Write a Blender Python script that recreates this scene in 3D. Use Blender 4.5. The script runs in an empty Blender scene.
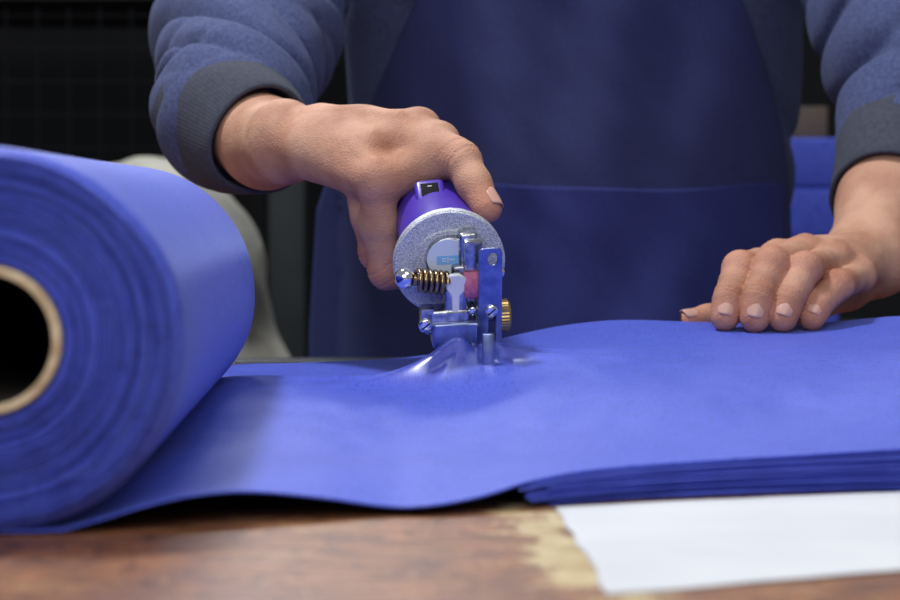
import bpy, bmesh, math, random
import numpy as np
from mathutils import Vector, Matrix, noise
random.seed(3)
S=bpy.context.scene
COL=S.collection
# ------------------------------------------------------------------ reference frame
# table top = z 0, camera 11.7 cm above it, looking along +Y, 100 mm lens
FL=2500.0; CZ=0.117; TH=math.atan(100/FL)
def P(u,v,y):
    r=Vector(((u-450)/FL, math.cos(TH)+(300-v)/FL*math.sin(TH), -math.sin(TH)+(300-v)/FL*math.cos(TH)))
    r*=y/r.y
    return Vector((r.x,y,CZ+r.z))
FOOT=P(481,374,1.335)
# ------------------------------------------------------------------ materials
def srgb(r,g,b):
    f=lambda c:(c/255/12.92 if c/255<=.04045 else ((c/255+.055)/1.055)**2.4)
    return (f(r),f(g),f(b),1)
def mat(name,c1,c2=None,rough=.5,metal=0,nscale=20,bump=0,bscale=200,sheen=0,sss=0,coat=0,spec=.5,detail=4,nlo=.35,nhi=.65,bdist=.001):
    m=bpy.data.materials.new(name); m.use_nodes=True
    nt=m.node_tree; b=nt.nodes['Principled BSDF']
    tc=nt.nodes.new('ShaderNodeTexCoord')
    b.inputs['Roughness'].default_value=rough; b.inputs['Metallic'].default_value=metal
    b.inputs['Specular IOR Level'].default_value=spec
    if c2 is None: c2=tuple([min(1,x*.85) for x in c1[:3]])+(1,)
    n=nt.nodes.new('ShaderNodeTexNoise'); n.inputs['Scale'].default_value=nscale; n.inputs['Detail'].default_value=detail
    r=nt.nodes.new('ShaderNodeValToRGB'); r.color_ramp.elements[0].color=c1; r.color_ramp.elements[1].color=c2
    r.color_ramp.elements[0].position=nlo; r.color_ramp.elements[1].position=nhi
    nt.links.new(tc.outputs['Object'],n.inputs['Vector']); nt.links.new(n.outputs['Fac'],r.inputs['Fac'])
    nt.links.new(r.outputs['Color'],b.inputs['Base Color'])
    if bump:
        n2=nt.nodes.new('ShaderNodeTexNoise'); n2.inputs['Scale'].default_value=bscale; n2.inputs['Detail'].default_value=3
        bp=nt.nodes.new('ShaderNodeBump'); bp.inputs['Strength'].default_value=bump; bp.inputs['Distance'].default_value=bdist
        nt.links.new(tc.outputs['Object'],n2.inputs['Vector']); nt.links.new(n2.outputs['Fac'],bp.inputs['Height'])
        nt.links.new(bp.outputs['Normal'],b.inputs['Normal'])
    if sheen:
        b.inputs['Sheen Weight'].default_value=sheen; b.inputs['Sheen Roughness'].default_value=.4
        b.inputs['Sheen Tint'].default_value=(.5,.62,1,1)
    if sss:
        b.inputs['Subsurface Weight'].default_value=sss; b.inputs['Subsurface Radius'].default_value=(1,.35,.2); b.inputs['Subsurface Scale'].default_value=.003
    if coat:
        b.inputs['Coat Weight'].default_value=coat; b.inputs['Coat Roughness'].default_value=.1
    return m
def cloth_mat(name,c1,c2,rough,radial=None,taut=False):
    m=mat(name,c1,c2,rough=rough,nscale=9,sheen=.2,spec=.35)
    nt=m.node_tree; b=nt.nodes['Principled BSDF']; L=nt.links.new
    tc=[n for n in nt.nodes if n.type=='TEX_COORD'][0]
    # fine twill: two crossed thread directions
    hs=[]
    for sc in((1100,110,110),(110,1100,400)):
        mp=nt.nodes.new('ShaderNodeMapping'); mp.inputs['Scale'].default_value=sc
        n=nt.nodes.new('ShaderNodeTexNoise'); n.inputs['Scale'].default_value=1; n.inputs['Detail'].default_value=1
        L(tc.outputs['Object'],mp.inputs['Vector']); L(mp.outputs['Vector'],n.inputs['Vector']); hs.append(n)
    ad=nt.nodes.new('ShaderNodeMath'); ad.operation='ADD'; L(hs[0].outputs['Fac'],ad.inputs[0]); L(hs[1].outputs['Fac'],ad.inputs[1])
    bp=nt.nodes.new('ShaderNodeBump'); bp.inputs['Strength'].default_value=.2; bp.inputs['Distance'].default_value=.0004
    L(ad.outputs[0],bp.inputs['Height']); L(bp.outputs['Normal'],b.inputs['Normal'])
    ramp=[n for n in nt.nodes if n.type=='VALTORGB'][0]
    mul=nt.nodes.new('ShaderNodeMixRGB'); mul.blend_type='MULTIPLY'; mul.inputs['Fac'].default_value=1
    r=nt.nodes.new('ShaderNodeValToRGB'); r.color_ramp.elements[0].position=.75; r.color_ramp.elements[0].color=(.62,.63,.74,1); r.color_ramp.elements[1].position=1.0; r.color_ramp.elements[1].color=(1.0,1.0,1.0,1)
    L(ad.outputs[0],r.inputs['Fac']); L(ramp.outputs['Color'],mul.inputs['Color1']); L(r.outputs['Color'],mul.inputs['Color2'])
    last=mul
    if radial:
        # cut edges of the wound layers: rings around the roll axis
        sep=nt.nodes.new('ShaderNodeSeparateXYZ'); L(tc.outputs['Object'],sep.inputs[0])
        sq=[]
        for o_,c in(('X',radial[0]),('Z',radial[1])):
            s_=nt.nodes.new('ShaderNodeMath'); s_.operation='SUBTRACT'; s_.inputs[1].default_value=c; L(sep.outputs[o_],s_.inputs[0])
            p=nt.nodes.new('ShaderNodeMath'); p.operation='MULTIPLY'; L(s_.outputs[0],p.inputs[0]); L(s_.outputs[0],p.inputs[1]); sq.append(p)
        a=nt.nodes.new('ShaderNodeMath'); a.operation='ADD'; L(sq[0].outputs[0],a.inputs[0]); L(sq[1].outputs[0],a.inputs[1])
        s_=nt.nodes.new('ShaderNodeMath'); s_.operation='SQRT'; L(a.outputs[0],s_.inputs[0])
        nz=nt.nodes.new('ShaderNodeTexNoise'); nz.inputs['Scale'].default_value=14; nz.inputs['Detail'].default_value=2; L(tc.outputs['Object'],nz.inputs['Vector'])
        wob=nt.nodes.new('ShaderNodeMath'); wob.operation='MULTIPLY_ADD'; wob.inputs[1].default_value=.003; L(nz.outputs['Fac'],wob.inputs[0]); L(s_.outputs[0],wob.inputs[2])
        for scale,lo,hi,c0 in((1500,.43,.50,(.36,.36,.52,1)),(620,.40,.46,(.50,.50,.65,1))):
            rn=nt.nodes.new('ShaderNodeTexNoise'); rn.noise_dimensions='1D'; rn.inputs['Scale'].default_value=scale; rn.inputs['Detail'].default_value=3; L(wob.outputs[0],rn.inputs['W'])
            rr=nt.nodes.new('ShaderNodeValToRGB'); rr.color_ramp.elements[0].position=lo; rr.color_ramp.elements[0].color=c0; rr.color_ramp.elements[1].position=hi; rr.color_ramp.elements[1].color=(1,1,1,1)
            L(rn.outputs['Fac'],rr.inputs['Fac'])
            m2=nt.nodes.new('ShaderNodeMixRGB'); m2.blend_type='MULTIPLY'; m2.inputs['Fac'].default_value=1; L(last.outputs['Color'],m2.inputs['Color1']); L(rr.outputs['Color'],m2.inputs['Color2'])
            last=m2
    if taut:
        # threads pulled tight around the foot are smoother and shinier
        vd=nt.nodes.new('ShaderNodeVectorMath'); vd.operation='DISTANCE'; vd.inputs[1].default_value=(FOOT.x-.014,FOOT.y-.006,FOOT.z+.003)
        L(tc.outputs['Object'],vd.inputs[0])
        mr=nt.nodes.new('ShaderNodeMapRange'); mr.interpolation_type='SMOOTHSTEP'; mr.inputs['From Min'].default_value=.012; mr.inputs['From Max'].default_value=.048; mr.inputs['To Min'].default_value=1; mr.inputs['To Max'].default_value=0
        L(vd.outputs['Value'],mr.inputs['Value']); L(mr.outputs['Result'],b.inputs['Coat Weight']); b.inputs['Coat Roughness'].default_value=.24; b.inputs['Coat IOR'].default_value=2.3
    L(last.outputs['Color'],b.inputs['Base Color'])
    return m
CB1,CB2=srgb(78,96,208),srgb(71,88,200)
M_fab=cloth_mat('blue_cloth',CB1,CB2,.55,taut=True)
M_rollc=cloth_mat('blue_cloth_roll_edge',srgb(104,124,240),srgb(98,116,234),.8,radial=(-.1605,.0685))
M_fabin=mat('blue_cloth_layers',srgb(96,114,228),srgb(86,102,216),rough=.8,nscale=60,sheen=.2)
M_fabdk=mat('blue_cloth_layers_dark',srgb(72,88,200),srgb(62,76,182),rough=.8,nscale=60,sheen=.2)  # every other layer in a slightly darker blue
M_nail=mat('nail',srgb(206,162,144),srgb(200,154,136),rough=.38,nscale=60)
M_knit=mat('heather_knit',srgb(74,84,124),srgb(55,64,102),rough=.97,nscale=380,bump=.35,bscale=1100,sheen=.05,bdist=.0006,detail=3,nlo=.34,nhi=.66)
M_cuff=mat('ribbed_knit',srgb(64,68,82),srgb(54,58,71),rough=.95,nscale=300,bump=.25,bscale=1100,bdist=.0005)
M_apron=mat('navy_cotton',srgb(42,50,101),srgb(37,44,91),rough=.9,nscale=400,bump=.35,bscale=1000,bdist=.0006,detail=4)
M_pocket=mat('navy_cotton_pocket',srgb(40,49,119),srgb(35,43,107),rough=.88,nscale=400,bump=.35,bscale=1000,bdist=.0006,detail=4)
M_dark=mat('dark_trouser',srgb(24,26,34),srgb(18,19,25),rough=.9,nscale=30)
M_black=mat('black_plastic',(.01,.01,.012,1),rough=.35)
M_hair=mat('hair',(.012,.01,.009,1),rough=.5,bump=.6,bscale=300)
M_card=mat('cardboard',srgb(222,204,172),srgb(190,166,132),rough=.9,nscale=160,bump=.8,bscale=400,detail=8)
M_boreshade=mat('cardboard_bore_shade',srgb(48,36,28),srgb(34,26,21),rough=.95,nscale=60)  # shade inside the tube, put into the bore's base colour
M_steel=mat('brushed_steel',(.62,.63,.66,1),(.28,.29,.33,1),rough=.26,metal=1,nscale=260,detail=8,bump=.25,bscale=500,bdist=.0004)
M_chrome=mat('chrome',(.84,.86,.9,1),(.78,.8,.84,1),rough=.10,metal=1)
M_blue_steel=mat('blue_tinted_steel',(.28,.33,.54,1),(.17,.21,.40,1),rough=.28,metal=.9,nscale=160,detail=8)
M_brass=mat('brass',(.62,.43,.17,1),(.48,.32,.13,1),rough=.22,metal=1,nscale=150)
M_bronze=mat('spring_bronze',(.40,.29,.17,1),(.22,.16,.10,1),rough=.25,metal=1,nscale=150)
M_purple=mat('purple_enamel',srgb(80,54,178),srgb(72,48,168),rough=.38,nscale=20,coat=.15)
M_white=mat('white_plastic',srgb(225,228,232),rough=.4)
M_pink=mat('grinding_stone',srgb(206,120,150),srgb(180,95,128),rough=.9,nscale=400,bump=.3,bscale=900)
M_stick=mat('label_paper',srgb(222,234,244),rough=.4)
M_stickb=mat('label_blue',srgb(140,202,238),rough=.4)
M_ink=mat('label_ink',srgb(226,238,248),rough=.5)
M_cream=mat('cream_canvas',srgb(176,174,160),srgb(128,126,118),rough=.95,nscale=12,bump=.3,detail=6)
M_rack=mat('rack_metal',(.005,.0055,.0065,1),rough=.7)
M_post=mat('grey_green_paint',srgb(48,54,56),srgb(40,45,48),rough=.6)
M_edge=mat('table_trim_metal',(.03,.032,.038,1),rough=.5,metal=.5)
# skin: mottled tone, pores, fine wrinkles, redder over knuckles and fingertips
M_skin=mat('skin',srgb(202,158,132),srgb(170,122,98),rough=.64,nscale=38,sss=.06,spec=.28,detail=9,nlo=.34,nhi=.70)
nt=M_skin.node_tree; b=nt.nodes['Principled BSDF']; tc=[n for n in nt.nodes if n.type=='TEX_COORD'][0]; rmp=[n for n in nt.nodes if n.type=='VALTORGB'][0]
v1=nt.nodes.new('ShaderNodeTexVoronoi'); v1.feature='DISTANCE_TO_EDGE'; v1.inputs['Scale'].default_value=560
nz=nt.nodes.new('ShaderNodeTexNoise'); nz.inputs['Scale'].default_value=150; nz.inputs['Detail'].default_value=7
ma=nt.nodes.new('ShaderNodeMath'); ma.operation='MULTIPLY_ADD'; ma.inputs[1].default_value=1.2
bp=nt.nodes.new('ShaderNodeBump'); bp.inputs['Strength'].default_value=.8; bp.inputs['Distance'].default_value=.0006
for a_ in(v1,nz): nt.links.new(tc.outputs['Object'],a_.inputs['Vector'])
nt.links.new(nz.outputs['Fac'],ma.inputs[0]); nt.links.new(v1.outputs['Distance'],ma.inputs[2]); nt.links.new(ma.outputs[0],bp.inputs['Height']); nt.links.new(bp.outputs['Normal'],b.inputs['Normal'])
at=nt.nodes.new('ShaderNodeAttribute'); at.attribute_name='flush'
fm=nt.nodes.new('ShaderNodeMixRGB'); fm.blend_type='MULTIPLY'; fm.inputs['Color2'].default_value=(.95,.64,.60,1)
nt.links.new(at.outputs['Fac'],fm.inputs['Fac']); nt.links.new(rmp.outputs['Color'],fm.inputs['Color1']); nt.links.new(fm.outputs['Color'],b.inputs['Base Color'])
# paper
M_paper=mat('paper',srgb(214,216,219),srgb(204,207,211),rough=.85,nscale=10,detail=6)
# hammered silver face plate
M_sparkle=bpy.data.materials.new('hammered_silver'); M_sparkle.use_nodes=True
nt=M_sparkle.node_tree; b=nt.nodes['Principled BSDF']; tc=nt.nodes.new('ShaderNodeTexCoord')
vo=nt.nodes.new('ShaderNodeTexVoronoi'); vo.inputs['Scale'].default_value=1900
rp=nt.nodes.new('ShaderNodeValToRGB'); rp.color_ramp.elements[0].position=.15; rp.color_ramp.elements[0].color=(.82,.85,.90,1); rp.color_ramp.elements[1].position=.85; rp.color_ramp.elements[1].color=(.34,.37,.42,1)
bp=nt.nodes.new('ShaderNodeBump'); bp.inputs['Strength'].default_value=.8; bp.inputs['Distance'].default_value=.0004
nt.links.new(tc.outputs['Object'],vo.inputs['Vector']); nt.links.new(vo.outputs['Color'],rp.inputs['Fac']); nt.links.new(rp.outputs['Color'],b.inputs['Base Color'])
nt.links.new(vo.outputs['Distance'],bp.inputs['Height']); nt.links.new(bp.outputs['Normal'],b.inputs['Normal'])
b.inputs['Metallic'].default_value=.4; b.inputs['Roughness'].default_value=.36
# worn wood
M_wood=bpy.data.materials.new('worn_wood'); M_wood.use_nodes=True
nt=M_wood.node_tree; b=nt.nodes['Principled BSDF']; tc=nt.nodes.new('ShaderNodeTexCoord')
N_=nt.nodes.new; L=nt.links.new
def tex(scale,sc,detail,lo,hi,c0,c1):
    mp=N_('ShaderNodeMapping'); mp.inputs['Scale'].default_value=scale
    n=N_('ShaderNodeTexNoise'); n.inputs['Scale'].default_value=sc; n.inputs['Detail'].default_value=detail; n.inputs['Roughness'].default_value=.65
    r=N_('ShaderNodeValToRGB'); r.color_ramp.elements[0].position=lo; r.color_ramp.elements[0].color=c0; r.color_ramp.elements[1].position=hi; r.color_ramp.elements[1].color=c1
    L(tc.outputs['Object'],mp.inputs['Vector']);L(mp.outputs['Vector'],n.inputs['Vector']);L(n.outputs['Fac'],r.inputs['Fac']); return n,r
def mixc(fac,a,bcol,mode='MIX'):
    m_=N_('ShaderNodeMixRGB'); m_.blend_type=mode
    if fac is not None: L(fac,m_.inputs['Fac'])
    L(a,m_.inputs['Color1'])
    if isinstance(bcol,tuple): m_.inputs['Color2'].default_value=bcol
    else: L(bcol,m_.inputs['Color2'])
    return m_.outputs['Color']
g1,r1=tex((9,30,9),4,9,.36,.64,srgb(84,50,32),srgb(166,108,64))
_,r2=tex((8,6,7),2.2,6,.50,.60,(0,0,0,1),(.6,.6,.6,1))
_,r4=tex((30,20,10),3,8,.57,.62,(0,0,0,1),(.85,.85,.85,1))
_,r5=tex((44,14,4),5,6,.61,.65,(0,0,0,1),(.7,.7,.7,1))
_,r7=tex((7,5,4),3,8,.56,.62,(0,0,0,1),(.4,.4,.4,1))
col=mixc(r2.outputs['Color'],r1.outputs['Color'],srgb(100,64,56))
col=mixc(r4.outputs['Color'],col,srgb(54,34,27))
col=mixc(r5.outputs['Color'],col,srgb(190,144,100))
col=mixc(r7.outputs['Color'],col,srgb(164,122,80))
sx=N_('ShaderNodeVectorMath'); sx.operation='SUBTRACT'; sx.inputs[1].default_value=(.038,.83,0)
rt=N_('ShaderNodeVectorRotate'); rt.rotation_type='Z_AXIS'; rt.inputs['Angle'].default_value=-.08
sc=N_('ShaderNodeVectorMath'); sc.operation='MULTIPLY'; sc.inputs[1].default_value=(50,4.5,1)
ln=N_('ShaderNodeVectorMath'); ln.operation='LENGTH'
n3=N_('ShaderNodeTexNoise'); n3.inputs['Scale'].default_value=38; n3.inputs['Detail'].default_value=10; n3.inputs['Roughness'].default_value=.75
ad=N_('ShaderNodeMath'); ad.operation='MULTIPLY_ADD'; ad.inputs[1].default_value=7.0
dv=N_('ShaderNodeMath'); dv.operation='MULTIPLY'; dv.inputs[1].default_value=.15
r3=N_('ShaderNodeValToRGB'); r3.color_ramp.elements[0].position=.58; r3.color_ramp.elements[0].color=(.88,.88,.88,1); r3.color_ramp.elements[1].position=.63; r3.color_ramp.elements[1].color=(0,0,0,1)
L(tc.outputs['Object'],sx.inputs[0]);L(sx.outputs[0],rt.inputs['Vector']);L(rt.outputs[0],sc.inputs[0]);L(sc.outputs[0],ln.inputs[0]);L(tc.outputs['Object'],n3.inputs['Vector'])
L(n3.outputs['Fac'],ad.inputs[0]);L(ln.outputs['Value'],ad.inputs[2]);L(ad.outputs[0],dv.inputs[0]);L(dv.outputs[0],r3.inputs['Fac'])
_,r6=tex((30,30,30),2,6,.4,.6,srgb(210,194,148),srgb(176,152,100))
col=mixc(r3.outputs['Color'],col,r6.outputs['Color'])
L(col,b.inputs['Base Color'])
bp=N_('ShaderNodeBump');bp.inputs['Strength'].default_value=.4;bp.inputs['Distance'].default_value=.001
L(g1.outputs['Fac'],bp.inputs['Height']);L(bp.outputs['Normal'],b.inputs['Normal']); b.inputs['Roughness'].default_value=.5
M_floor=mat('concrete_floor',(.03,.03,.032,1),(.02,.02,.022,1),rough=.8,nscale=6)
M_wall=mat('dark_painted_wall',(.006,.0065,.008,1),(.005,.0055,.0065,1),rough=.95,nscale=3)
# ------------------------------------------------------------------ mesh helpers
def obj(name,verts,faces,m,smooth=True,parent=None,label=None,cat=None):
    me=bpy.data.meshes.new(name); me.from_pydata([tuple(v) for v in verts],[],faces); me.update()
    o=bpy.data.objects.new(name,me); COL.objects.link(o)
    if m: me.materials.append(m)
    if smooth:
        me.polygons.foreach_set('use_smooth',[True]*len(me.polygons))
    fin(o,parent,label,cat); return o
def fin(o,parent=None,label=None,cat=None):
    if label: o['label']=label
    if cat: o['category']=cat
    if parent:
        o.parent=parent; o.matrix_parent_inverse=parent.matrix_world.inverted()
def empty(name,loc,label,cat):
    e=bpy.data.objects.new(name,None); e.empty_display_size=.02; e.location=loc; COL.objects.link(e)
    e['label']=label; e['category']=cat; bpy.context.view_layer.update(); return e
def from_bm(name,bm,m,smooth=True,parent=None,label=None,cat=None,angle=40):
    bmesh.ops.recalc_face_normals(bm,faces=bm.faces)
    me=bpy.data.meshes.new(name); 
    if smooth:
        for f in bm.faces: f.smooth=True
        for e in bm.edges:
            if len(e.link_faces)==2 and e.calc_face_angle(0)>math.radians(angle): e.smooth=False
    bm.to_mesh(me); bm.free()
    o=bpy.data.objects.new(name,me); COL.objects.link(o); me.materials.append(m); fin(o,parent,label,cat); return o
def box_bm(bm,c,size,rot=None,bev=.0006,seg=2):
    r=bmesh.ops.create_cube(bm,size=1)
    vs=r['verts']; bmesh.ops.scale(bm,vec=size,verts=vs)
    if bev:
        es=list({e for v in vs for e in v.link_edges})
        rr=bmesh.ops.bevel(bm,geom=es,offset=bev,segments=seg,affect='EDGES',profile=.5)
        vs=list({v for f in rr['faces'] for v in f.verts}|{v for v in vs if v.is_valid})
    Mx=Matrix.Translation(c)@(rot.to_4x4() if rot else Matrix())
    bmesh.ops.transform(bm,matrix=Mx,verts=vs); return vs
def basis(a,up=None):
    a=a.normalized(); up=up or (Vector((0,0,1)) if abs(a.z)<.9 else Vector((0,1,0)))
    x=up.cross(a).normalized(); y=a.cross(x)
    return Matrix((x,y,a)).transposed()
def lathe_bm(bm,prof,org,axis,n=64,knurl=None):
    B=basis(axis); rings=[]
    for s,r in prof:
        if r<=1e-6: rings.append([bm.verts.new(org+B@Vector((0,0,s)))]); continue
        ring=[]
        for i in range(n):
            a=2*math.pi*i/n; rr=r
            if knurl: rr=r*(1+knurl*(1 if i%2 else -1))
            ring.append(bm.verts.new(org+B@Vector((rr*math.cos(a),rr*math.sin(a),s))))
        rings.append(ring)
    for A,C in zip(rings,rings[1:]):
        if len(A)==1 and len(C)==1: continue
        for i in range(n):
            j=(i+1)%n
            if len(A)==1: bm.faces.new((A[0],C[i],C[j]))
            elif len(C)==1: bm.faces.new((A[i],A[j],C[0]))
            else: bm.faces.new((A[i],A[j],C[j],C[i]))
def cyl_prof(l,r,b=.0005):
    return [(0,0),(0,r-b),(b,r),(l-b,r),(l,r-b),(l,0)]
def tube_mesh(bm,pts,r,n=10):
    rings=[]
    T=None
    for i,p in enumerate(pts):
        d=(pts[min(i+1,len(pts)-1)]-pts[max(i-1,0)]).normalized()
        B=basis(d) if T is None else basis(d,T)
        T=B.col[1].copy()
        rings.append([bm.verts.new(p+B@Vector((r*math.cos(2*math.pi*k/n),r*math.sin(2*math.pi*k/n),0))) for k in range(n)])
    for A,C in zip(rings,rings[1:]):
        for k in range(n): bm.faces.new((A[k],A[(k+1)%n],C[(k+1)%n],C[k]))
    bm.faces.new(rings[0][::-1]); bm.faces.new(rings[-1])
def plate(name,outer,holes,thick,Mx,m,parent,bev=.0004,label=None):
    cu=bpy.data.curves.new(name+'_c','CURVE'); cu.dimensions='2D'; cu.fill_mode='BOTH'; cu.extrude=thick/2-bev; cu.bevel_depth=bev; cu.bevel_resolution=1; cu.offset=-bev
    for pl in [outer]+holes:
        sp=cu.splines.new('POLY'); sp.points.add(len(pl)-1)
        for i,(x,y) in enumerate(pl): sp.points[i].co=(x,y,0,1)
        sp.use_cyclic_u=True
    t=bpy.data.objects.new('tmp',cu); COL.objects.link(t); bpy.context.view_layer.update()
    me=bpy.data.meshes.new_from_object(t); bpy.data.objects.remove(t)
    me.transform(Mx); me.name=name; me.materials.clear(); me.materials.append(m)
    o=bpy.data.objects.new(name,me); COL.objects.link(o); fin(o,parent,label); return o
def rrect(cx,cy,w,h,r,n=6):
    out=[]
    for sx_,sy_,a0 in ((1,1,0),(-1,1,90),(-1,-1,180),(1,-1,270)):
        for k in range(n+1):
            a=math.radians(a0+90*k/n); out.append((cx+sx_*(w/2-r)+r*math.cos(a),cy+sy_*(h/2-r)+r*math.sin(a)))
    return out
# ------------------------------------------------------------------ implicit surface builder
def smin(a,b,k):
    h=np.clip(.5+.5*(b-a)/k,0,1); return b+(a-b)*h-k*h*(1-h)
class Field:
    def __init__(s,lo,hi,h):
        s.lo=np.array(lo,dtype=np.float32); s.h=h
        s.n=[int(math.ceil((hi[i]-lo[i])/h))+1 for i in range(3)]
        s.ax=[s.lo[i]+h*np.arange(s.n[i],dtype=np.float32) for i in range(3)]
        s.D=np.full(s.n,9.,dtype=np.float32)
    def sub(s,lo,hi):
        sl=[];ax=[]
        for i in range(3):
            a=max(0,int((lo[i]-s.lo[i])/s.h)); b=min(s.n[i],int((hi[i]-s.lo[i])/s.h)+2)
            if b<=a: return None
            sl.append(slice(a,b)); ax.append(s.ax[i][a:b])
        return tuple(sl),ax[0][:,None,None],ax[1][None,:,None],ax[2][None,None,:]
    def cap(s,a,b,ra,rb,k=.004,D=None,m=None):
        D=s.D if D is None else D
        R=max(ra,rb)+(m if m else max(.012,k*1.5))
        q=s.sub([min(a[i],b[i])-R for i in range(3)],[max(a[i],b[i])+R for i in range(3)])
        if q is None: return
        sl,X,Y,Z=q; ba=[b[i]-a[i] for i in range(3)]; L2=sum(c*c for c in ba)+1e-12
        t=np.clip(((X-a[0])*ba[0]+(Y-a[1])*ba[1]+(Z-a[2])*ba[2])/L2,0,1)
        d=np.sqrt((X-a[0]-t*ba[0])**2+(Y-a[1]-t*ba[1])**2+(Z-a[2]-t*ba[2])**2)-(ra+(rb-ra)*t)
        D[sl]=smin(D[sl],d,k)
    def ell(s,c,rad,k=.01,rot=None,m=.05):
        R=max(rad)+m
        q=s.sub([c[i]-R for i in range(3)],[c[i]+R for i in range(3)])
        if q is None: return
        sl,X,Y,Z=q; x=X-c[0];y=Y-c[1];z=Z-c[2]
        q1=np.sqrt((x/rad[0])**2+(y/rad[1])**2+(z/rad[2])**2); q2=np.sqrt((x/rad[0]**2)**2+(y/rad[1]**2)**2+(z/rad[2]**2)**2)+1e-6
        d=q1*(q1-1)/q2
        s.D[sl]=smin(s.D[sl],d.astype(np.float32),k)
    def crease(s,c,d,R,amp=.0005,sig=.0008):
        q=s.sub([c[i]-R for i in range(3)],[c[i]+R for i in range(3)])
        if q is None: return
        sl,X,Y,Z=q
        a=(X-c[0])*d[0]+(Y-c[1])*d[1]+(Z-c[2])*d[2]
        rr=np.sqrt((X-c[0])**2+(Y-c[1])**2+(Z-c[2])**2)
        s.D[sl]+=amp*np.exp(-a*a/(2*sig*sig))*np.clip((R-rr)/(R*.4),0,1)
    def mesh(s):
        D=s.D; neg=D<0
        nx,ny,nz=s.n
        c=np.zeros((nx-1,ny-1,nz-1),dtype=np.int8)
        for i in(0,1):
            for j in(0,1):
                for k in(0,1): c+=neg[i:nx-1+i,j:ny-1+j,k:nz-1+k]
        act=(c>0)&(c<8); idx=np.argwhere(act); vid=np.full(act.shape,-1,dtype=np.int32); vid[act]=np.arange(len(idx))
        I,J,K=idx.T
        corner={}
        for i in(0,1):
            for j in(0,1):
                for k in(0,1): corner[(i,j,k)]=D[I+i,J+j,K+k]
        acc=np.zeros((len(idx),3));cnt=np.zeros(len(idx))
        ks=list(corner)
        for a in ks:
            for ax_ in range(3):
                if a[ax_]==0:
                    b_=list(a); b_[ax_]=1; b_=tuple(b_)
                    da,db=corner[a],corner[b_]; msk=(da<0)!=(db<0)
                    t=np.where(msk,da/(da-db+1e-12),0)
                    p=np.tile(np.array(a,dtype=float),(len(idx),1)); p[:,ax_]=t
                    acc+=p*msk[:,None]; cnt+=msk
        V=(idx+acc/cnt[:,None])*s.h+s.lo
        Fs=[]
        for ax_ in range(3):
            o1,o2=[(1,2),(2,0),(0,1)][ax_]
            A=[slice(None)]*3;B=[slice(None)]*3
            A[ax_]=slice(0,-1);B[ax_]=slice(1,None)
            na=neg[tuple(A)];nb=neg[tuple(B)]
            E=np.argwhere(na!=nb)
            ok=(E[:,o1]>0)&(E[:,o2]>0)&(E[:,o1]<s.n[o1]-1)&(E[:,o2]<s.n[o2]-1); E=E[ok]
            fl=na[tuple(E.T)]
            def g(d1,d2):
                q=E.copy(); q[:,o1]-=d1;q[:,o2]-=d2; return vid[q[:,0],q[:,1],q[:,2]]
            Q=np.stack([g(1,1),g(0,1),g(0,0),g(1,0)],1)
            Q[~fl]=Q[~fl][:,::-1]
            Fs.append(Q)
        return V,np.concatenate(Fs)
def merge(parts):
    Vs=[];Fs=[];o=0
    for V,F_ in parts:
        Vs.append(V);Fs.append(F_+o);o+=len(V)
    return np.concatenate(Vs),np.concatenate(Fs)
def np_obj(name,V,F_,m,parent=None,label=None,cat=None,smooth_it=0,flush=None):
    me=bpy.data.meshes.new(name)
    me.vertices.add(len(V)); me.vertices.foreach_set('co',V.astype(np.float32).ravel())
    me.loops.add(F_.size); me.loops.foreach_set('vertex_index',F_.astype(np.int32).ravel())
    me.polygons.add(len(F_)); me.polygons.foreach_set('loop_start',np.arange(0,F_.size,4,dtype=np.int32))
    me.update(calc_edges=True)
    if flush is not None:
        a=me.attributes.new('flush','FLOAT','POINT'); a.data.foreach_set('value',flush.astype(np.float32))
    me.validate()
    me.polygons.foreach_set('use_smooth',[True]*len(me.polygons)); me.materials.append(m)
    o=bpy.data.objects.new(name,me); COL.objects.link(o)
    if smooth_it:
        md=o.modifiers.new('smooth','SMOOTH'); md.factor=.5; md.iterations=smooth_it
    fin(o,parent,label,cat); return o
# ================================================================== SETTING
def simple_box(name,lo,hi,m,bev=0,parent=None,label=None,cat=None,kind=None):
    bm=bmesh.new(); box_bm(bm,Vector([(lo[i]+hi[i])/2 for i in range(3)]),[hi[i]-lo[i] for i in range(3)],bev=bev)
    o=from_bm(name,bm,m,parent=parent,label=label,cat=cat)
    if kind:o['kind']=kind
    return o
simple_box('floor',(-3,-1,-.9),(3,5,-.85),M_floor,kind='structure')
simple_box('wall_back',(-3,4.4,-.85),(3,4.5,2.2),M_wall,kind='structure')
# ================================================================== TABLE
tb=empty('work_table',Vector((0,1.2,-.85)),'long worn brown wooden cutting table with scraped top','table')
simple_box('table_top',(-1.3,.5,-.045),(1.3,1.782,0),M_wood,bev=.003,parent=tb)
simple_box('edge_trim',(-1.3,1.7825,-.045),(1.3,1.830,.0016),M_edge,bev=.001,parent=tb,label='dark metal strip along the table edge')
for x in(-1.2,1.2):
    for y in(.58,1.70): simple_box('leg',(x-.04,y-.04,-.85),(x+.04,y+.04,-.0455),M_wood,bev=.003,parent=tb)
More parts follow.
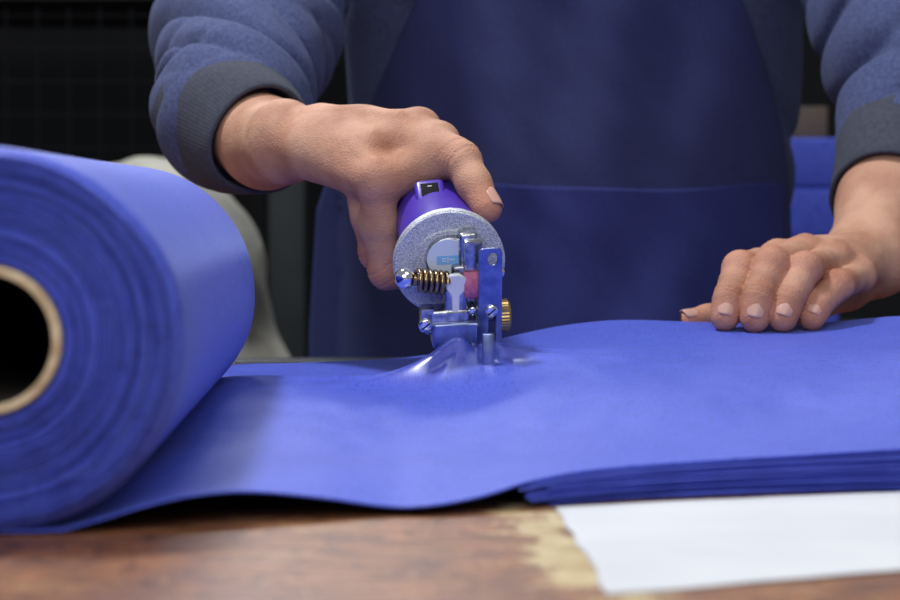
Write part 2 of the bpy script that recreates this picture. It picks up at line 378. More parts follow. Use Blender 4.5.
# ================================================================== CLOTH
Fp=[(-14,541,.868),(40,535,.87),(100,519,.875),(150,504,.88),(200,494,.89),(250,491,.90),(320,497,.91),(390,506,.92),(430,505,.92),(480,496,.93),(530,481,.945),(590,470,.96),(700,461,.98),(800,455,.99),(900,449,1.00),(1100,440,1.01)]
Rp=[(-14,412,1.36),(130,400,1.38),(215,368,1.44),(300,363,1.45),(400,358,1.46),(450,351,1.47),(500,339,1.48),(560,326,1.5),(620,320,1.5),(700,322,1.5),(800,324,1.5),(900,316,1.5),(1100,310,1.5)]
def cat(pts,p):
    ps=[q[0] for q in pts]
    p=max(ps[0],min(ps[-1]-1e-6,p))
    i=max(j for j in range(len(ps)-1) if ps[j]<=p)
    t=(p-ps[i])/(ps[i+1]-ps[i])
    g=lambda j:pts[max(0,min(len(pts)-1,j))]
    out=[]
    for c in(1,2):
        def sl(j):
            a,b_=g(j-1),g(j+1)
            return (b_[c]-a[c])/(b_[0]-a[0])
        h=ps[i+1]-ps[i]; m0,m1=sl(i)*h,sl(i+1)*h; p0,p1=pts[i][c],pts[i+1][c]
        out.append((2*t**3-3*t*t+1)*p0+(t**3-2*t*t+t)*m0+(-2*t**3+3*t*t)*p1+(t**3-t*t)*m1)
    return P(p,out[0],out[1])
def ridge(x,w):
    return 1/(1+(x/w)**2)**1.2
def cloth(p,t):
    A=cat(Fp,p);B=cat(Rp,p)
    tt=min(t,1)
    q=A.lerp(B,tt); z=A.z+(B.z-A.z)*tt**1.3
    if t>1:
        e=(t-1)/.15; q.y=B.y+.03*math.sin(e*math.pi/2)+.02*e; z=B.z+(.003-B.z)*(1-math.cos(e*math.pi/2))
    w=math.sin(tt*math.pi)
    z+=w*(.0014*math.sin(q.x*38+q.y*9)+.0009*math.sin(q.x*70-q.y*22)+.0020*noise.noise(Vector((q.x*20,q.y*9,0)))+.0008*noise.noise(Vector((q.x*60,q.y*22,4))))
    # cloth gathered and lifted around the cutter foot
    dx=q.x-(FOOT.x-.006);dy=q.y-(FOOT.y+.002); r=math.hypot(dx,dy)
    if r<.30 and t<=1:
        z+=.0125*math.exp(-(r*r+.000016)**.5/.0150)+.0045*math.exp(-(r/.045)**2)
        for (deg,am,le,w0) in((206,.0135,.050,.0056),(180,.0080,.080,.0050),(236,.0040,.036,.0034),(345,.0062,.055,.0044),(12,.0080,.060,.0052),(150,.004,.04,.005)):
            ux,uy=math.cos(math.radians(deg)),math.sin(math.radians(deg))
            al=dx*ux+dy*uy; pe=-dx*uy+dy*ux+.0022*math.sin(al*60+deg)
            if al>0: z+=am*(1-math.exp(-al/.009))*math.exp(-al/le)*ridge(pe,w0+.10*al)
    return Vector((q.x,q.y,max(z,.0016)))
def sheet(name,ps,ts,fn,m,label,cat_,th=.0007):
    V=[];Fc=[]
    nt_=len(ts)
    for p in ps:
        for t in ts: V.append(fn(p,t))
    for i in range(len(ps)-1):
        for j in range(nt_-1):
            a=i*nt_+j; Fc.append((a,a+nt_,a+nt_+1,a+1))
    o=obj(name,V,Fc,m,label=label,cat=cat_)
    md=o.modifiers.new('thickness','SOLIDIFY'); md.thickness=th; md.offset=-1
    return o
def span(segs):
    out=[]
    for a,b_,st in segs:
        n=max(1,int(round((b_-a)/st))); out+=[a+(b_-a)*i/n for i in range(n)]
    return out+[segs[-1][1]]
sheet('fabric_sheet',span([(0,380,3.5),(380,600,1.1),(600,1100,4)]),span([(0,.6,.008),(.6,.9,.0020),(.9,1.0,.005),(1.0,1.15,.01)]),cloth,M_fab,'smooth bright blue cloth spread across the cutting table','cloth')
NL=14
rng=random.Random(5)
for k in range(NL):
    jy=rng.uniform(-.0020,.0008); jp=rng.uniform(-4,26)-.8*k; ph=rng.uniform(0,6); fz=rng.uniform(20,60)
    def fn(p,t,k=k,jy=jy,ph=ph,fz=fz):
        v=cloth(p,t); fr=max(0,1-t*1.2)
        return Vector((v.x,v.y+fr*(jy+.0008*math.sin(v.x*fz+ph)),.0003+(max(v.z,.006)-.0012)*(k+.8)/NL))
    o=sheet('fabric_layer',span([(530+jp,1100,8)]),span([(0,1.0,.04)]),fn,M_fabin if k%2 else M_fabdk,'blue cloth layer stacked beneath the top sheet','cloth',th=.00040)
    o['group']='stacked blue cloth layers'
# ================================================================== ROLL
RC=Vector((-.1605,.865,.0685)); RE=Vector((-.173,1.36,.0685)); RA=(RE-RC)
roll=empty('fabric_roll',Vector((-.166,1.1,.001)),'large roll of bright blue cloth wound on a cardboard tube','fabric roll')
bm=bmesh.new(); n=180; Bz=basis(RA); Lr=RA.length
prof=[]
r=.0262; rr_=random.Random(8)
prof.append((.004,r))
while r<.0645:
    dr=rr_.uniform(.00035,.0008); dep=rr_.uniform(-.0009,.0007)+.0010*math.sin(r*160)
    prof+= [(dep+.0009,r+.0001),(dep,r+dr*.35),(dep,r+dr*.65),(dep+.0009,r+dr*.98)]
    r+=dr
nend=len(prof)
prof+=[(.0012,.0654),(.0022,.0664),(.004,.0672),(.008,.0677)]
for s_ in np.linspace(.02,Lr-.05,22): prof.append((float(s_),.0677))
prof+=[(Lr-.035,.0677),(Lr-.022,.0675),(Lr-.012,.0669),(Lr-.005,.0656),(Lr-.001,.0636),(Lr,.060),(Lr,.027)]
rings=[]
for s_,r in prof:
    ring=[]
    for i in range(n):
        a=2*math.pi*i/n
        k=(r-.026)/.0417
        w=1+k*(.010*math.sin(2*a+.7)+.004*math.sin(5*a+s_*6)+.002*math.sin(9*a+2))
        ring.append(bm.verts.new(RC+Bz@Vector((r*w*math.cos(a),r*w*math.sin(a),s_+.0004*k*math.sin(3*a+r*400)+.0002*k*math.sin(7*a+r*900)))))
    rings.append(ring)
for q_,(A,C) in enumerate(zip(rings,rings[1:])):
    for i in range(n):
        f_=bm.faces.new((A[i],A[(i+1)%n],C[(i+1)%n],C[i])); f_.material_index=0 if q_<nend-1 else 1
for v in bm.verts:
    if v.co.z<.0020: v.co.z=.0020
o=from_bm('wound_cloth',bm,M_rollc,parent=roll,angle=60); o.data.materials.append(M_fab)
bm=bmesh.new(); rings=[]
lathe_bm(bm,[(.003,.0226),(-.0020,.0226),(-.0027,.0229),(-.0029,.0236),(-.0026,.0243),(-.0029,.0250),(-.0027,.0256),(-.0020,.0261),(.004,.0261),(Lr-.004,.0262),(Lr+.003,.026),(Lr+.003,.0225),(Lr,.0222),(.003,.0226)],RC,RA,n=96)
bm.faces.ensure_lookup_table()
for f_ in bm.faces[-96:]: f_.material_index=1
o=from_bm('cardboard_tube',bm,M_card,parent=roll,label='pale tan cardboard core tube with shade painted into the bore'); o.data.materials.append(M_boreshade)
# ================================================================== PAPERS
def flat_sheet(name,corners,z,m,label,bump=0,seed=0):
    V=[];Fc=[];N=36
    a,b_,c,d=[Vector((q.x,q.y,0)) for q in corners]
    for i in range(N+1):
        for j in range(N+1):
            s_,t=i/N,j/N; q=a.lerp(b_,s_).lerp(d.lerp(c,s_),t)
            e=.0016*noise.noise(Vector((q.x*30,q.y*30,seed)))
            q.x+=e; q.y+=e*1.5
            V.append(Vector((q.x,q.y,z+bump*(math.sin(s_*5+t*3+seed)**2)*s_+.0004*abs(noise.noise(Vector((q.x*18,q.y*18,seed+5)))))))
    for i in range(N):
        for j in range(N): k=i*(N+1)+j; Fc.append((k,k+N+1,k+N+2,k+1))
    o=obj(name,V,Fc,m,label=label,cat='paper'); md=o.modifiers.new('t','SOLIDIFY'); md.thickness=.00012; md.offset=1
    return o
def T0(u,v): # point on the table plane
    y=CZ*FL/(v-200)
    return P(u,v,y)
flat_sheet('paper_sheet',[T0(556,509),T0(607,598),T0(990,567),T0(960,490)],.0003,M_paper,'white pattern paper lying flat beside the cloth stack',.0004,1)
# ================================================================== CUTTER
C=P(449,262,1.34)
ax=Vector((-.12,.93,.36)).normalized()          # from face plate to the back of the motor
e1=Vector((1,0,0)); e1=(e1-ax*e1.dot(ax)).normalized(); e2=ax.cross(e1)*-1
if e2.z<0: e2=-e2
cut=empty('rotary_cloth_cutter',FOOT,'purple handheld electric rotary cloth cutter with silver face plate','cloth cutter')
PX=1.34/FL
def Lc(u,v,z): # point on the front mechanism: offsets from the plate centre, z metres towards the front
    return C+e1*((u-449)*PX)+e2*((262-v)*PX)-ax*z
RL=Matrix((e1,e2,-ax)).transposed()
ML=Matrix.Translation(C)@RL.to_4x4()
def lmat(z): return ML@Matrix.Translation((0,0,z))
def px(x,y): return ((x-449)*PX,(262-y)*PX)
def part_lathe(name,prof,org,axis,m,n=64,knurl=None,label=None):
    bm=bmesh.new(); lathe_bm(bm,prof,org,axis,n,knurl); return from_bm(name,bm,m,parent=cut,label=label,angle=35)
part_lathe('motor_housing',[(0,0),(.0,.0240),(.006,.0242),(.010,.0238),(.011,.0232),(.012,.0236),(.060,.0222),(.075,.0216),(.13,.0208),(.150,.0195),(.158,.015),(.160,0)],C+ax*.004,ax,M_purple,n=96,label='glossy purple motor housing used as the grip')
part_lathe('face_plate',[(.004,0),(.004,.0285),(.003,.0300),(-.001,.0302),(-.0022,.0292),(-.0022,.0200),(-.0035,.0190),(-.0035,0)],C,ax,M_sparkle,n=96,label='round speckled silver face plate')
part_lathe('bearing_boss',[(0,0),(0,.0135),(.004,.0132),(.0048,.0122),(.0048,0)],Lc(449,255,.0034),-ax,M_steel,n=64)
part_lathe('sticker',[(0,0),(0,.0112),(.0004,.0110),(.0004,0)],Lc(446,252,.0082),-ax,M_stick,n=48,label='small round pale sticker')
bm=bmesh.new(); box_bm(bm,Lc(446,253,.0087),(.0120,.0050,.0002),RL,bev=0); from_bm('sticker_panel',bm,M_stickb,parent=cut,label='light blue printed panel')
bm=bmesh.new()
for (x,y,w,h) in((442,254,.0022,.0006),(442,251.5,.0022,.0006),(450,252.7,.0026,.0006),(446,252.7,.0006,.003)):
    box_bm(bm,Lc(x,y,.0089),(w,h,.0002),RL,bev=0)
from_bm('sticker_print',bm,M_ink,parent=cut)
# switch on a low pad tipped towards the front
sn=(e2*.90-ax*.43-e1*.08).normalized(); sxv=(e1-sn*e1.dot(sn)).normalized(); syv=sn.cross(sxv)
RS=Matrix((sxv,syv,sn)).transposed()
sw=C+ax*.050+e2*.0212-e1*.0045
bm=bmesh.new(); box_bm(bm,sw-sn*.001,(.0165,.0170,.0065),RS,bev=.0026,seg=4); from_bm('switch_frame',bm,M_purple,parent=cut)
M_sw=mat('matte_black_switch',(.006,.006,.007,1),rough=.75,spec=.2)
bm=bmesh.new(); box_bm(bm,sw+sn*.0018,(.0100,.0096,.0016),RS,bev=.0005); from_bm('switch',bm,M_sw,parent=cut,label='black rocker switch')
bm=bmesh.new(); box_bm(bm,sw+sn*.0026+syv*.0022,(.0024,.0005,.0003),RS,bev=0); from_bm('switch_mark',bm,M_white,parent=cut)
# gear housing / bracket
bm=bmesh.new()
box_bm(bm,Lc(452,300,.010),(.013,.030,.018),RL,bev=.0025,seg=3)
box_bm(bm,Lc(443,312,.014),(.024,.014,.012),RL,bev=.002,seg=3)
box_bm(bm,Lc(462,285,.008),(.014,.030,.010),RL,bev=.002,seg=3)
box_bm(bm,Lc(466,243,.006),(.010,.020,.010),RL,bev=.002,seg=3)
from_bm('gear_housing',bm,M_steel,parent=cut,label='cast metal gear housing')
bm=bmesh.new(); box_bm(bm,Lc(450,325,.016),(.024,.015,.013),RL,bev=.002,seg=3); from_bm('blade_guard',bm,M_blue_steel,parent=cut,label='metal blade cover with cloth reflection as blue tint')  # blue tint stands in for the cloth reflected in the metal
bm=bmesh.new(); box_bm(bm,Lc(423,309,.016),(.0075,.014,.008),RL,bev=.0012); from_bm('side_bracket',bm,M_steel,parent=cut)
# slotted guide plate
pw=.0126
hole1=rrect(*px(487,243),.0050,.0068,.0024); hole2=rrect(*px(487,323),.0040,.0300,.0019)
outer=rrect(*px(485,300),pw,.0735,.0028)
plate('slotted_guide_plate',outer,[hole1,hole2],.0016,lmat(.0225),M_blue_steel,cut,bev=.0003,label='upright slotted blued steel guide plate')
bm=bmesh.new(); box_bm(bm,Lc(480,272,.014),(.006,.016,.014),RL,bev=.001); box_bm(bm,Lc(470,246,.009),(.010,.018,.012),RL,bev=.0015); from_bm('plate_mount',bm,M_steel,parent=cut)
def screw(name,u,v,z,r,m=M_chrome,h=.0022):
    bm=bmesh.new(); lathe_bm(bm,[(0,0),(0,r),(h*.5,r),(h*.85,r*.8),(h,r*.4),(h,0)],Lc(u,v,z),-ax,32); o=from_bm(name,bm,m,parent=cut,angle=50)
    bm=bmesh.new(); box_bm(bm,Lc(u,v,z+h),(r*1.5,r*.22,.0004),RL@Matrix.Rotation(.7,3,'Z'),bev=0); from_bm('screw_slot',bm,M_black,parent=o)
    return o
screw('screw',486,298,.0233,.0036)
screw('screw',421,313,.020,.0038); screw('screw',470,303,.016,.003)
def ball(name,c,r,m):
    bm=bmesh.new(); bmesh.ops.create_uvsphere(bm,u_segments=32,v_segments=20,radius=r,matrix=Matrix.Translation(c)); return from_bm(name,bm,m,parent=cut)
ball('ball_knob',Lc(402,266,.014),.0058,M_chrome)
ball('ball_knob',Lc(495,264,.014),.0036,M_chrome)
# spring on rod
A_=Lc(407,267,.015);B_=Lc(450,274,.015); d=(B_-A_); Bs=basis(d)
part_lathe('spring_rod',cyl_prof(d.length,.0030),A_,d,M_bronze,n=24)
pts=[]
turns=5.5;N=220; r0=.0054
for i in range(N+1):
    t=i/N; a=2*math.pi*turns*t; pts.append(A_+d*(.14+.70*t)+Bs@Vector((r0*math.cos(a),r0*math.sin(a),0)))
bm=bmesh.new(); tube_mesh(bm,pts,.00135,10); from_bm('coil_spring',bm,M_bronze,parent=cut,label='short bronze coil spring',angle=80)
# white lever
lev=[px(*q) for q in((443,262),(455,261),(462,266),(462,278),(456,284),(455,300),(459,306),(458,314),(450,317),(445,311),(448,300),(447,284),(442,276))]
plate('lever',lev,[],.0040,lmat(.0175),M_white,cut,bev=.0008,label='small white plastic lever')
part_lathe('sharpening_stone',cyl_prof(.0090,.0080,.0008),Lc(460,277,.013),e1,M_pink,n=40,label='small pink grinding stone')
part_lathe('thumb_knob',cyl_prof(.0065,.0085,.0012),Lc(495,312,.013),e1,M_brass,n=60,knurl=.025,label='knurled brass knob')
part_lathe('knob_pin',cyl_prof(.012,.003),Lc(484,312,.013),e1,M_steel,n=24)
# blade (ten sided) and foot
bc=Lc(470,322,.014)
bm=bmesh.new(); lathe_bm(bm,[(-.0006,0),(-.0006,.012),(0,.019),(.0006,.012),(.0006,0)],bc,e1,10); from_bm('cutting_blade',bm,M_chrome,smooth=False,parent=cut,label='polished ten-sided steel blade')
part_lathe('blade_hub',cyl_prof(.006,.0055),bc-e1*.003,e1,M_steel,n=32)
bm=bmesh.new()
box_bm(bm,Vector((FOOT.x+.0035,FOOT.y-.0180,FOOT.z+.0070)),(.0066,.0030,.032),Matrix.Rotation(.10,3,'X'),bev=.0009)
box_bm(bm,Vector((FOOT.x+.0035,FOOT.y-.008,FOOT.z-.0070)),(.0085,.022,.0026),Matrix.Rotation(.05,3,'X'),bev=.0009)
from_bm('foot',bm,M_blue_steel,parent=cut,label='narrow upright steel foot')
# ================================================================== PERSON
def Q(s,phi,r):
    a=math.radians(phi); return C+ax*s+e1*(r*math.cos(a))+e2*(r*math.sin(a))
def hand(f,wr,mcps,chains,radii,thumb,thr,kpalm=.008,pr=1.12,tip=.84,joint=1.1,k=.0045):
    for m_,r in zip(mcps,radii):
        f.cap(wr+(m_-wr)*.12,m_,.0130,r*pr,kpalm)
    for i in range(3):
        f.cap(mcps[i],mcps[i+1],radii[i]*1.0,radii[i+1]*1.0,.006)
    T=np.full(f.n,9.,dtype=np.float32)
    for ch,r in zip(chains,radii):
        g=np.full(f.n,9.,dtype=np.float32)
        for i in range(len(ch)-1):      # each phalanx is slightly waisted between its joints
            rs=[r*1.06,r*1.03,r*.97,r*tip]; mid=(ch[i]+ch[i+1])/2; rm=(rs[i]+rs[i+1])/2*.95
            f.cap(ch[i],mid,rs[i],rm,.003,D=g); f.cap(mid,ch[i+1],rm,rs[i+1],.003,D=g)
        f.cap(ch[1],ch[1],r*joint,r*joint,.003,D=g)
        T=np.minimum(T,g)
    f.D=smin(f.D,T,k)
    del T
    for i in range(len(thumb)-1):
        mid=(thumb[i]+thumb[i+1])/2; rm=(thr[i]+thr[i+1])/2*.96; kk=.010 if i<1 else .005
        f.cap(thumb[i],mid,thr[i],rm,kk); f.cap(mid,thumb[i+1],rm,thr[i+1],kk)
def creases(f,chains,radii,thumb,amp=.0006):
    for ch,r in zip(chains,radii):
        for j,off in((1,(-.0048,-.0022,.0003,.0030)),(2,(-.0012,.0012))):
            dd=(ch[j+1]-ch[j-1]).normalized()
            for o_ in off: f.crease(ch[j]+dd*o_,dd,r*1.5,amp,.0005)
    j=len(thumb)-2; dd=(thumb[j+1]-thumb[j-1]).normalized()
    for o_ in(-.0050,-.0024,.0004,.0034): f.crease(thumb[j]+dd*o_,dd,.016,amp,.0006)
# --- hand gripping the cutter
wr1=P(285,142,1.468)
mc1=[Q(.064,144,.0415),Q(.083,151,.0455),Q(.102,155,.0440),Q(.119,158,.0410)]
ch1=[[mc1[0],Q(.061,226,.0405),Q(.059,280,.0345),Q(.056,330,.0325)],
     [mc1[1],Q(.080,219,.0405),Q(.078,270,.0335),Q(.077,318,.0315)],
     [mc1[2],Q(.099,218,.0385),Q(.098,266,.0325),Q(.098,308,.0300)],
     [mc1[3],Q(.116,216,.0360),Q(.115,260,.0315),Q(.115,300,.0290)]]
f1=Field((-.19,1.33,.03),(.04,1.66,.22),.0010)
c1=P(266,143,1.530); c0=P(230,120,1.585)
f1.cap(wr1,c1,.0215,.0265,.01,m=.03); f1.cap(c1,c0,.0265,.031,.01,m=.03)
f1.cap(wr1+Vector((.0,0,.007)),wr1+Vector((0,0,-.007)),.0170,.0170,.01)
th1=[P(322,126,1.452),P(404,136,1.418),P(461,160,1.386),P(487,208,1.364)]
R1=[.0095,.0097,.0091,.0081]
hand(f1,wr1,mc1,ch1,R1,th1,[.0134,.0122,.0106,.0084],kpalm=.010,joint=1.06)
f1.cap(P(390,148,1.415),P(362,160,1.412),.0125,.0115,.012,m=.03)     # web of the thumb
f1.cap(P(330,144,1.440),P(402,140,1.425),.0150,.0135,.012,m=.03)
f1.cap(P(315,145,1.440),P(368,150,1.405),.0140,.0110,.010,m=.03)
f1.cap(Q(.070,140,.0340),Q(.072,75,.0345),.0115,.0105,.008,m=.03) # palm closing over the grip
f1.cap(Q(.095,150,.0350),Q(.095,80,.0345),.0125,.0120,.010,m=.03)
f1.cap(Q(.118,160,.0340),Q(.118,95,.0340),.0130,.0130,.010,m=.03)
f1.cap(Q(.070,185,.0325),Q(.110,185,.0330),.0110,.0110,.008,m=.03) # palm side against the grip
for m_,r in zip(mc1,R1): f1.cap(m_+e2*.0040-e1*.002,m_+e2*.0040-e1*.002,r*.74,r*.74,.005)   # knuckles
f1.cap(P(312,118,1.445),mc1[0]+e2*.0098,.0028,.0030,.004)        # tendons
f1.cap(P(305,134,1.436),mc1[1]+e2*.0085-e1*.004,.0028,.0030,.004)
f1.cap(P(330,112,1.440),P(398,117,1.412),.0030,.0030,.0045)
f1.cap(P(238,110,1.55),P(318,118,1.442),.0036,.0032,.005)
creases(f1,ch1,R1,th1,.0009)
P1=f1.mesh(); del f1
# --- hand lying on the cloth
wr2=P(868,258,1.600)
mc2=[P(776,261,1.528),P(805,256,1.526),P(834,261,1.527),P(858,276,1.532)]
ch2=[[mc2[0],P(740,268,1.482),P(729,298,1.467),P(725,317,1.462)],
     [mc2[1],P(772,264,1.474),P(759,297,1.459),P(755,318,1.455)],
     [mc2[2],P(805,269,1.474),P(789,299,1.460),P(783,318,1.455)],
     [mc2[3],P(838,285,1.482),P(819,304,1.468),P(812,318,1.462)]]
R2=[.0095,.0098,.0095,.0086]
f2=Field((.14,1.42,.0),(.39,1.73,.21),.0010)
c3=P(914,168,1.680); c2=P(892,206,1.645)
f2.cap(wr2,c2,.0265,.035,.01,m=.03); f2.cap(c2,c3,.035,.040,.01,m=.03)
f2.cap(wr2+Vector((-.008,0,0)),wr2+Vector((.012,0,0)),.0205,.0205,.01)
th2=[P(846,290,1.590),P(782,305,1.560),P(728,317,1.535),P(688,322,1.518)]
hand(f2,wr2,mc2,ch2,R2,th2,[.0140,.0118,.0100,.0078],kpalm=.011,tip=.90,joint=1.08,k=.0055)
for m_,r in zip(mc2,R2): f2.cap(m_+Vector((0,-.001,.0038)),m_+Vector((0,-.001,.0038)),r*.76,r*.76,.005)
for a_,m_ in zip((P(850,244,1.60),P(856,244,1.60),P(862,244,1.60)),mc2): f2.cap(a_,m_+Vector((0,0,.0094)),.0028,.0030,.004)
f2.cap(P(876,200,1.622),P(842,255,1.572),.0030,.0028,.004)
creases(f2,ch2,R2,th2,.0008)
P2=f2.mesh(); del f2
# --- rest of the body (under the clothes)
sh1=Vector((-.075,1.97,.50)); el1=P(246,32,1.76)
sh2=Vector((.275,1.99,.50)); el2=P(926,-20,1.80)
TX=.10
f3=Field((-.35,1.55,-.84),(.47,2.3,.98),.011)
f3.cap(sh1,el1,.045,.036,.02,m=.05); f3.cap(el1,c0+(el1-c0)*.12,.036,.027,.02,m=.05)
f3.cap(sh2,el2,.045,.036,.02,m=.05); f3.cap(el2,c3+(el2-c3)*.12,.036,.030,.02,m=.05)
f3.cap((TX-.09,2.03,.40),(TX+.09,2.03,.40),.10,.10,.05,m=.09); f3.cap((TX-.06,2.05,.0),(TX-.06,2.03,.35),.10,.10,.05,m=.09); f3.cap((TX+.06,2.05,.0),(TX+.06,2.03,.35),.10,.10,.05,m=.09)
f3.cap((TX,2.01,.45),(TX,1.97,.62),.065,.055,.04,m=.09)
f3.ell((TX,1.94,.74),(.078,.098,.118),.03); f3.ell((TX,1.90,.67),(.052,.06,.05),.03); f3.cap((TX,1.845,.745),(TX,1.832,.715),.009,.014,.012,m=.05)
f3.cap((TX-.08,1.96,.73),(TX-.083,1.965,.76),.010,.014,.008,m=.03); f3.cap((TX+.08,1.96,.73),(TX+.083,1.965,.76),.010,.014,.008,m=.03)
f3.cap((TX-.012,1.852,.69),(TX+.012,1.852,.69),.008,.008,.006,m=.03)
for x in(-.09,.09):
    f3.cap((TX+x,2.05,0),(TX+x,2.05,-.40),.085,.058,.03,m=.06); f3.cap((TX+x,2.05,-.40),(TX+x,2.07,-.76),.058,.04,.03,m=.06); f3.cap((TX+x,2.07,-.80),(TX+x,1.92,-.81),.032,.028,.02,m=.04)
P3=f3.mesh(); del f3
V,F_=merge([P1,P2,P3])
flush=np.zeros(len(V))
for ch in ch1+ch2+[th1,th2]:
    for j,(w_,s_) in {0:(.5,.012),1:(.75,.010),2:(.45,.008),3:(.8,.010)}.items():
        d2=((V-np.array(ch[j]))**2).sum(1); flush=np.maximum(flush,w_*np.exp(-d2/(2*s_*s_)))
person=np_obj('person',V,F_,M_skin,label='person in blue sweater and navy apron guiding a cloth cutter',cat='person',smooth_it=1,flush=flush)
# nails
def nail(c,d,n,w,l):
    d=d.normalized(); n=(n-d*n.dot(d)).normalized(); s_=d.cross(n)
    V=[];Fc=[];A=12;B=8
    for i in range(A+1):
        for j in range(B+1):
            a=-1+2*i/A; b_=-1+2*j/B
            aw=a*w*(1-.16*b_*b_)
            V.append(c+s_*aw+d*(b_*l*(1-.14*a*a))+n*(-.42*w*a*a-.0002*abs(b_)**3))
    for i in range(A):
        for j in range(B): k=i*(B+1)+j; Fc.append((k,k+B+1,k+B+2,k+1))
    o=obj('fingernail',V,Fc,M_nail,parent=person); md=o.modifiers.new('t','SOLIDIFY'); md.thickness=.0005; md.offset=0
for ch,r in zip(ch2,R2):
    d_=ch[3]-ch[2]; d_=d_.normalized(); n_=Vector((-.12,-1,.35)); n_=(n_-d_*n_.dot(d_)).normalized()
    nail(ch[3]+n_*(r*.955)-d_*.0026,d_,n_,r*.54,r*.50)
d_=(th1[3]-th1[2]).normalized(); n_=Vector((.80,-.50,.5)); n_=(n_-d_*n_.dot(d_)).normalized()
nail(th1[3]+n_*.0089-d_*.0016,d_,n_,.0054,.0062)
d_=(th2[3]-th2[2]).normalized(); n_=Vector((0,-.5,1)); n_=(n_-d_*n_.dot(d_)).normalized()
nail(th2[3]+n_*.0080,d_,n_,.0050,.0056)
# --- hair, trousers, shoes
f=Field((TX-.12,1.82,.66),(TX+.12,2.1,.92),.006)
f.ell((TX,1.965,.775),(.088,.098,.105),.02)
q=f.sub((TX-.2,1.7,.6),(TX+.2,2.2,1.)); sl,X,Y,Z=q
f.D[sl]=np.maximum(f.D[sl],-(Y-1.875+(Z-.80)*-.6+0*X)) 
f.D[sl]=np.maximum(f.D[sl],-(Z-.70+0*X+0*Y))
V,F_=f.mesh(); np_obj('hair',V,F_,M_hair,parent=person,smooth_it=2,label='short black hair')
f=Field((-.25,1.85,-.8),(.45,2.3,.12),.009)
f.ell((TX,2.06,-.02),(.19,.13,.11),.03)
for x in(-.09,.09):
    f.cap((TX+x,2.05,-.02),(TX+x,2.05,-.40),.098,.075,.03,m=.06); f.cap((TX+x,2.05,-.40),(TX+x,2.07,-.76),.075,.062,.03,m=.06)
V,F_=f.mesh(); np_obj('trousers',V,F_,M_dark,parent=person,smooth_it=2,label='dark trousers')
for x in(-.09,.09):
    f=Field((TX+x-.08,1.82,-.86),(TX+x+.08,2.18,-.7),.006)
    f.cap((TX+x,2.09,-.800),(TX+x,1.90,-.812),.045,.036,.02,m=.03)
    q=f.sub((-9,-9,-9),(9,9,9)); sl,X,Y,Z=q; f.D[sl]=np.maximum(f.D[sl],-(Z+.848)+0*X+0*Y)
    V,F_=f.mesh(); np_obj('shoe',V,F_,M_black,parent=person,smooth_it=1)
# --- sweater
def folds(f,a,b,R,amp,wl,skew,ph,crisp=1.5):
    q=f.sub([min(a[i],b[i])-R for i in range(3)],[max(a[i],b[i])+R for i in range(3)])
    if q is None: return
    sl,X,Y,Z=q; d=(b-a); Ln=d.length; d=d/Ln
    t=(X-a[0])*d[0]+(Y-a[1])*d[1]+(Z-a[2])*d[2]
    s2=Vector(skew)
    w=t+ (X*s2.x+Y*s2.y+Z*s2.z)+.014*np.sin(X*31+Z*24+ph)+.010*np.sin(X*-17+Z*41+Y*9+ph*2)
    env=np.clip((t+.02)/.05,0,1)*np.clip((Ln+.03-t)/.05,0,1)
    g=np.abs(np.sin(math.pi*w/wl))
    f.D[sl]+=(amp*(1-g)**crisp*env*np.clip(.5+.7*np.sin(X*26+Z*19+Y*8+ph),0,1)).astype(np.float32)
sw_parts=[]
f=Field((-.27,1.50,.02),(.02,2.0,.42),.0030)
f.cap(el1+(sh1-el1)*.55,el1,.066,.063,.02,m=.06); f.cap(el1,c0+(el1-c0)*.02,.064,.0480,.02,m=.06)
f.cap(c0+(el1-c0)*.16,c0+(el1-c0)*.16,.052,.052,.01,m=.03)
folds(f,c0,el1,.10,.0130,.056,(.9,0,.2),.4,2)
folds(f,c0,el1,.10,.0080,.075,(-.6,0,1.1),2.9,2)
folds(f,el1,el1+(sh1-el1)*.55,.10,.008,.07,(.3,0,-.3),1.7)
sw_parts.append(f.mesh())
f=Field((.2,1.58,.06),(.50,2.02,.42),.0030)
f.cap(el2+(sh2-el2)*.55,el2,.074,.070,.02,m=.06); f.cap(el2,c3+(el2-c3)*.12,.068,.0540,.02,m=.06)
f.cap(P(880,-30,1.87),P(888,60,1.80),.062,.050,.03,m=.06)
folds(f,c3,el2,.10,.012,.060,(.8,0,-.2),2.4,2)
folds(f,c3,el2,.10,.008,.080,(-.7,0,.9),.9,2)
folds(f,el2,el2+(sh2-el2)*.55,.10,.007,.07,(.3,0,-.3),.7)
sw_parts.append(f.mesh())
f=Field((-.25,1.80,-.15),(.45,2.25,.62),.0055)
q=f.sub((-9,-9,-9),(9,9,9)); sl,X,Y,Z=q
ta=.175+.02*np.clip((Z-.1)/.3,0,1); tb_=.135
d=(np.sqrt(((X-TX)/ta)**2+((Y-2.015)/tb_)**2)-1)*.135
d=np.maximum(d,np.maximum(-(Z+.10),Z-.48)); f.D[:]=d
f.cap((TX-.14,2.0,.47),(TX+.14,2.0,.47),.075,.075,.05,m=.09); f.cap((TX,1.99,.5),(TX,1.98,.56),.075,.066,.03,m=.06)
f.cap(sh1,el1+(sh1-el1)*.5,.075,.064,.03,m=.06); f.cap(sh2,el2+(sh2-el2)*.5,.075,.068,.03,m=.06)
folds(f,Vector((TX,1.9,-.1)),Vector((TX,1.9,.4)),.25,.006,.09,(.5,.2,0),.2)
sw_parts.append(f.mesh())
V,F_=merge(sw_parts)
sweater=np_obj('sweater',V,F_,M_knit,parent=person,smooth_it=3,label='heather blue knit sweater')
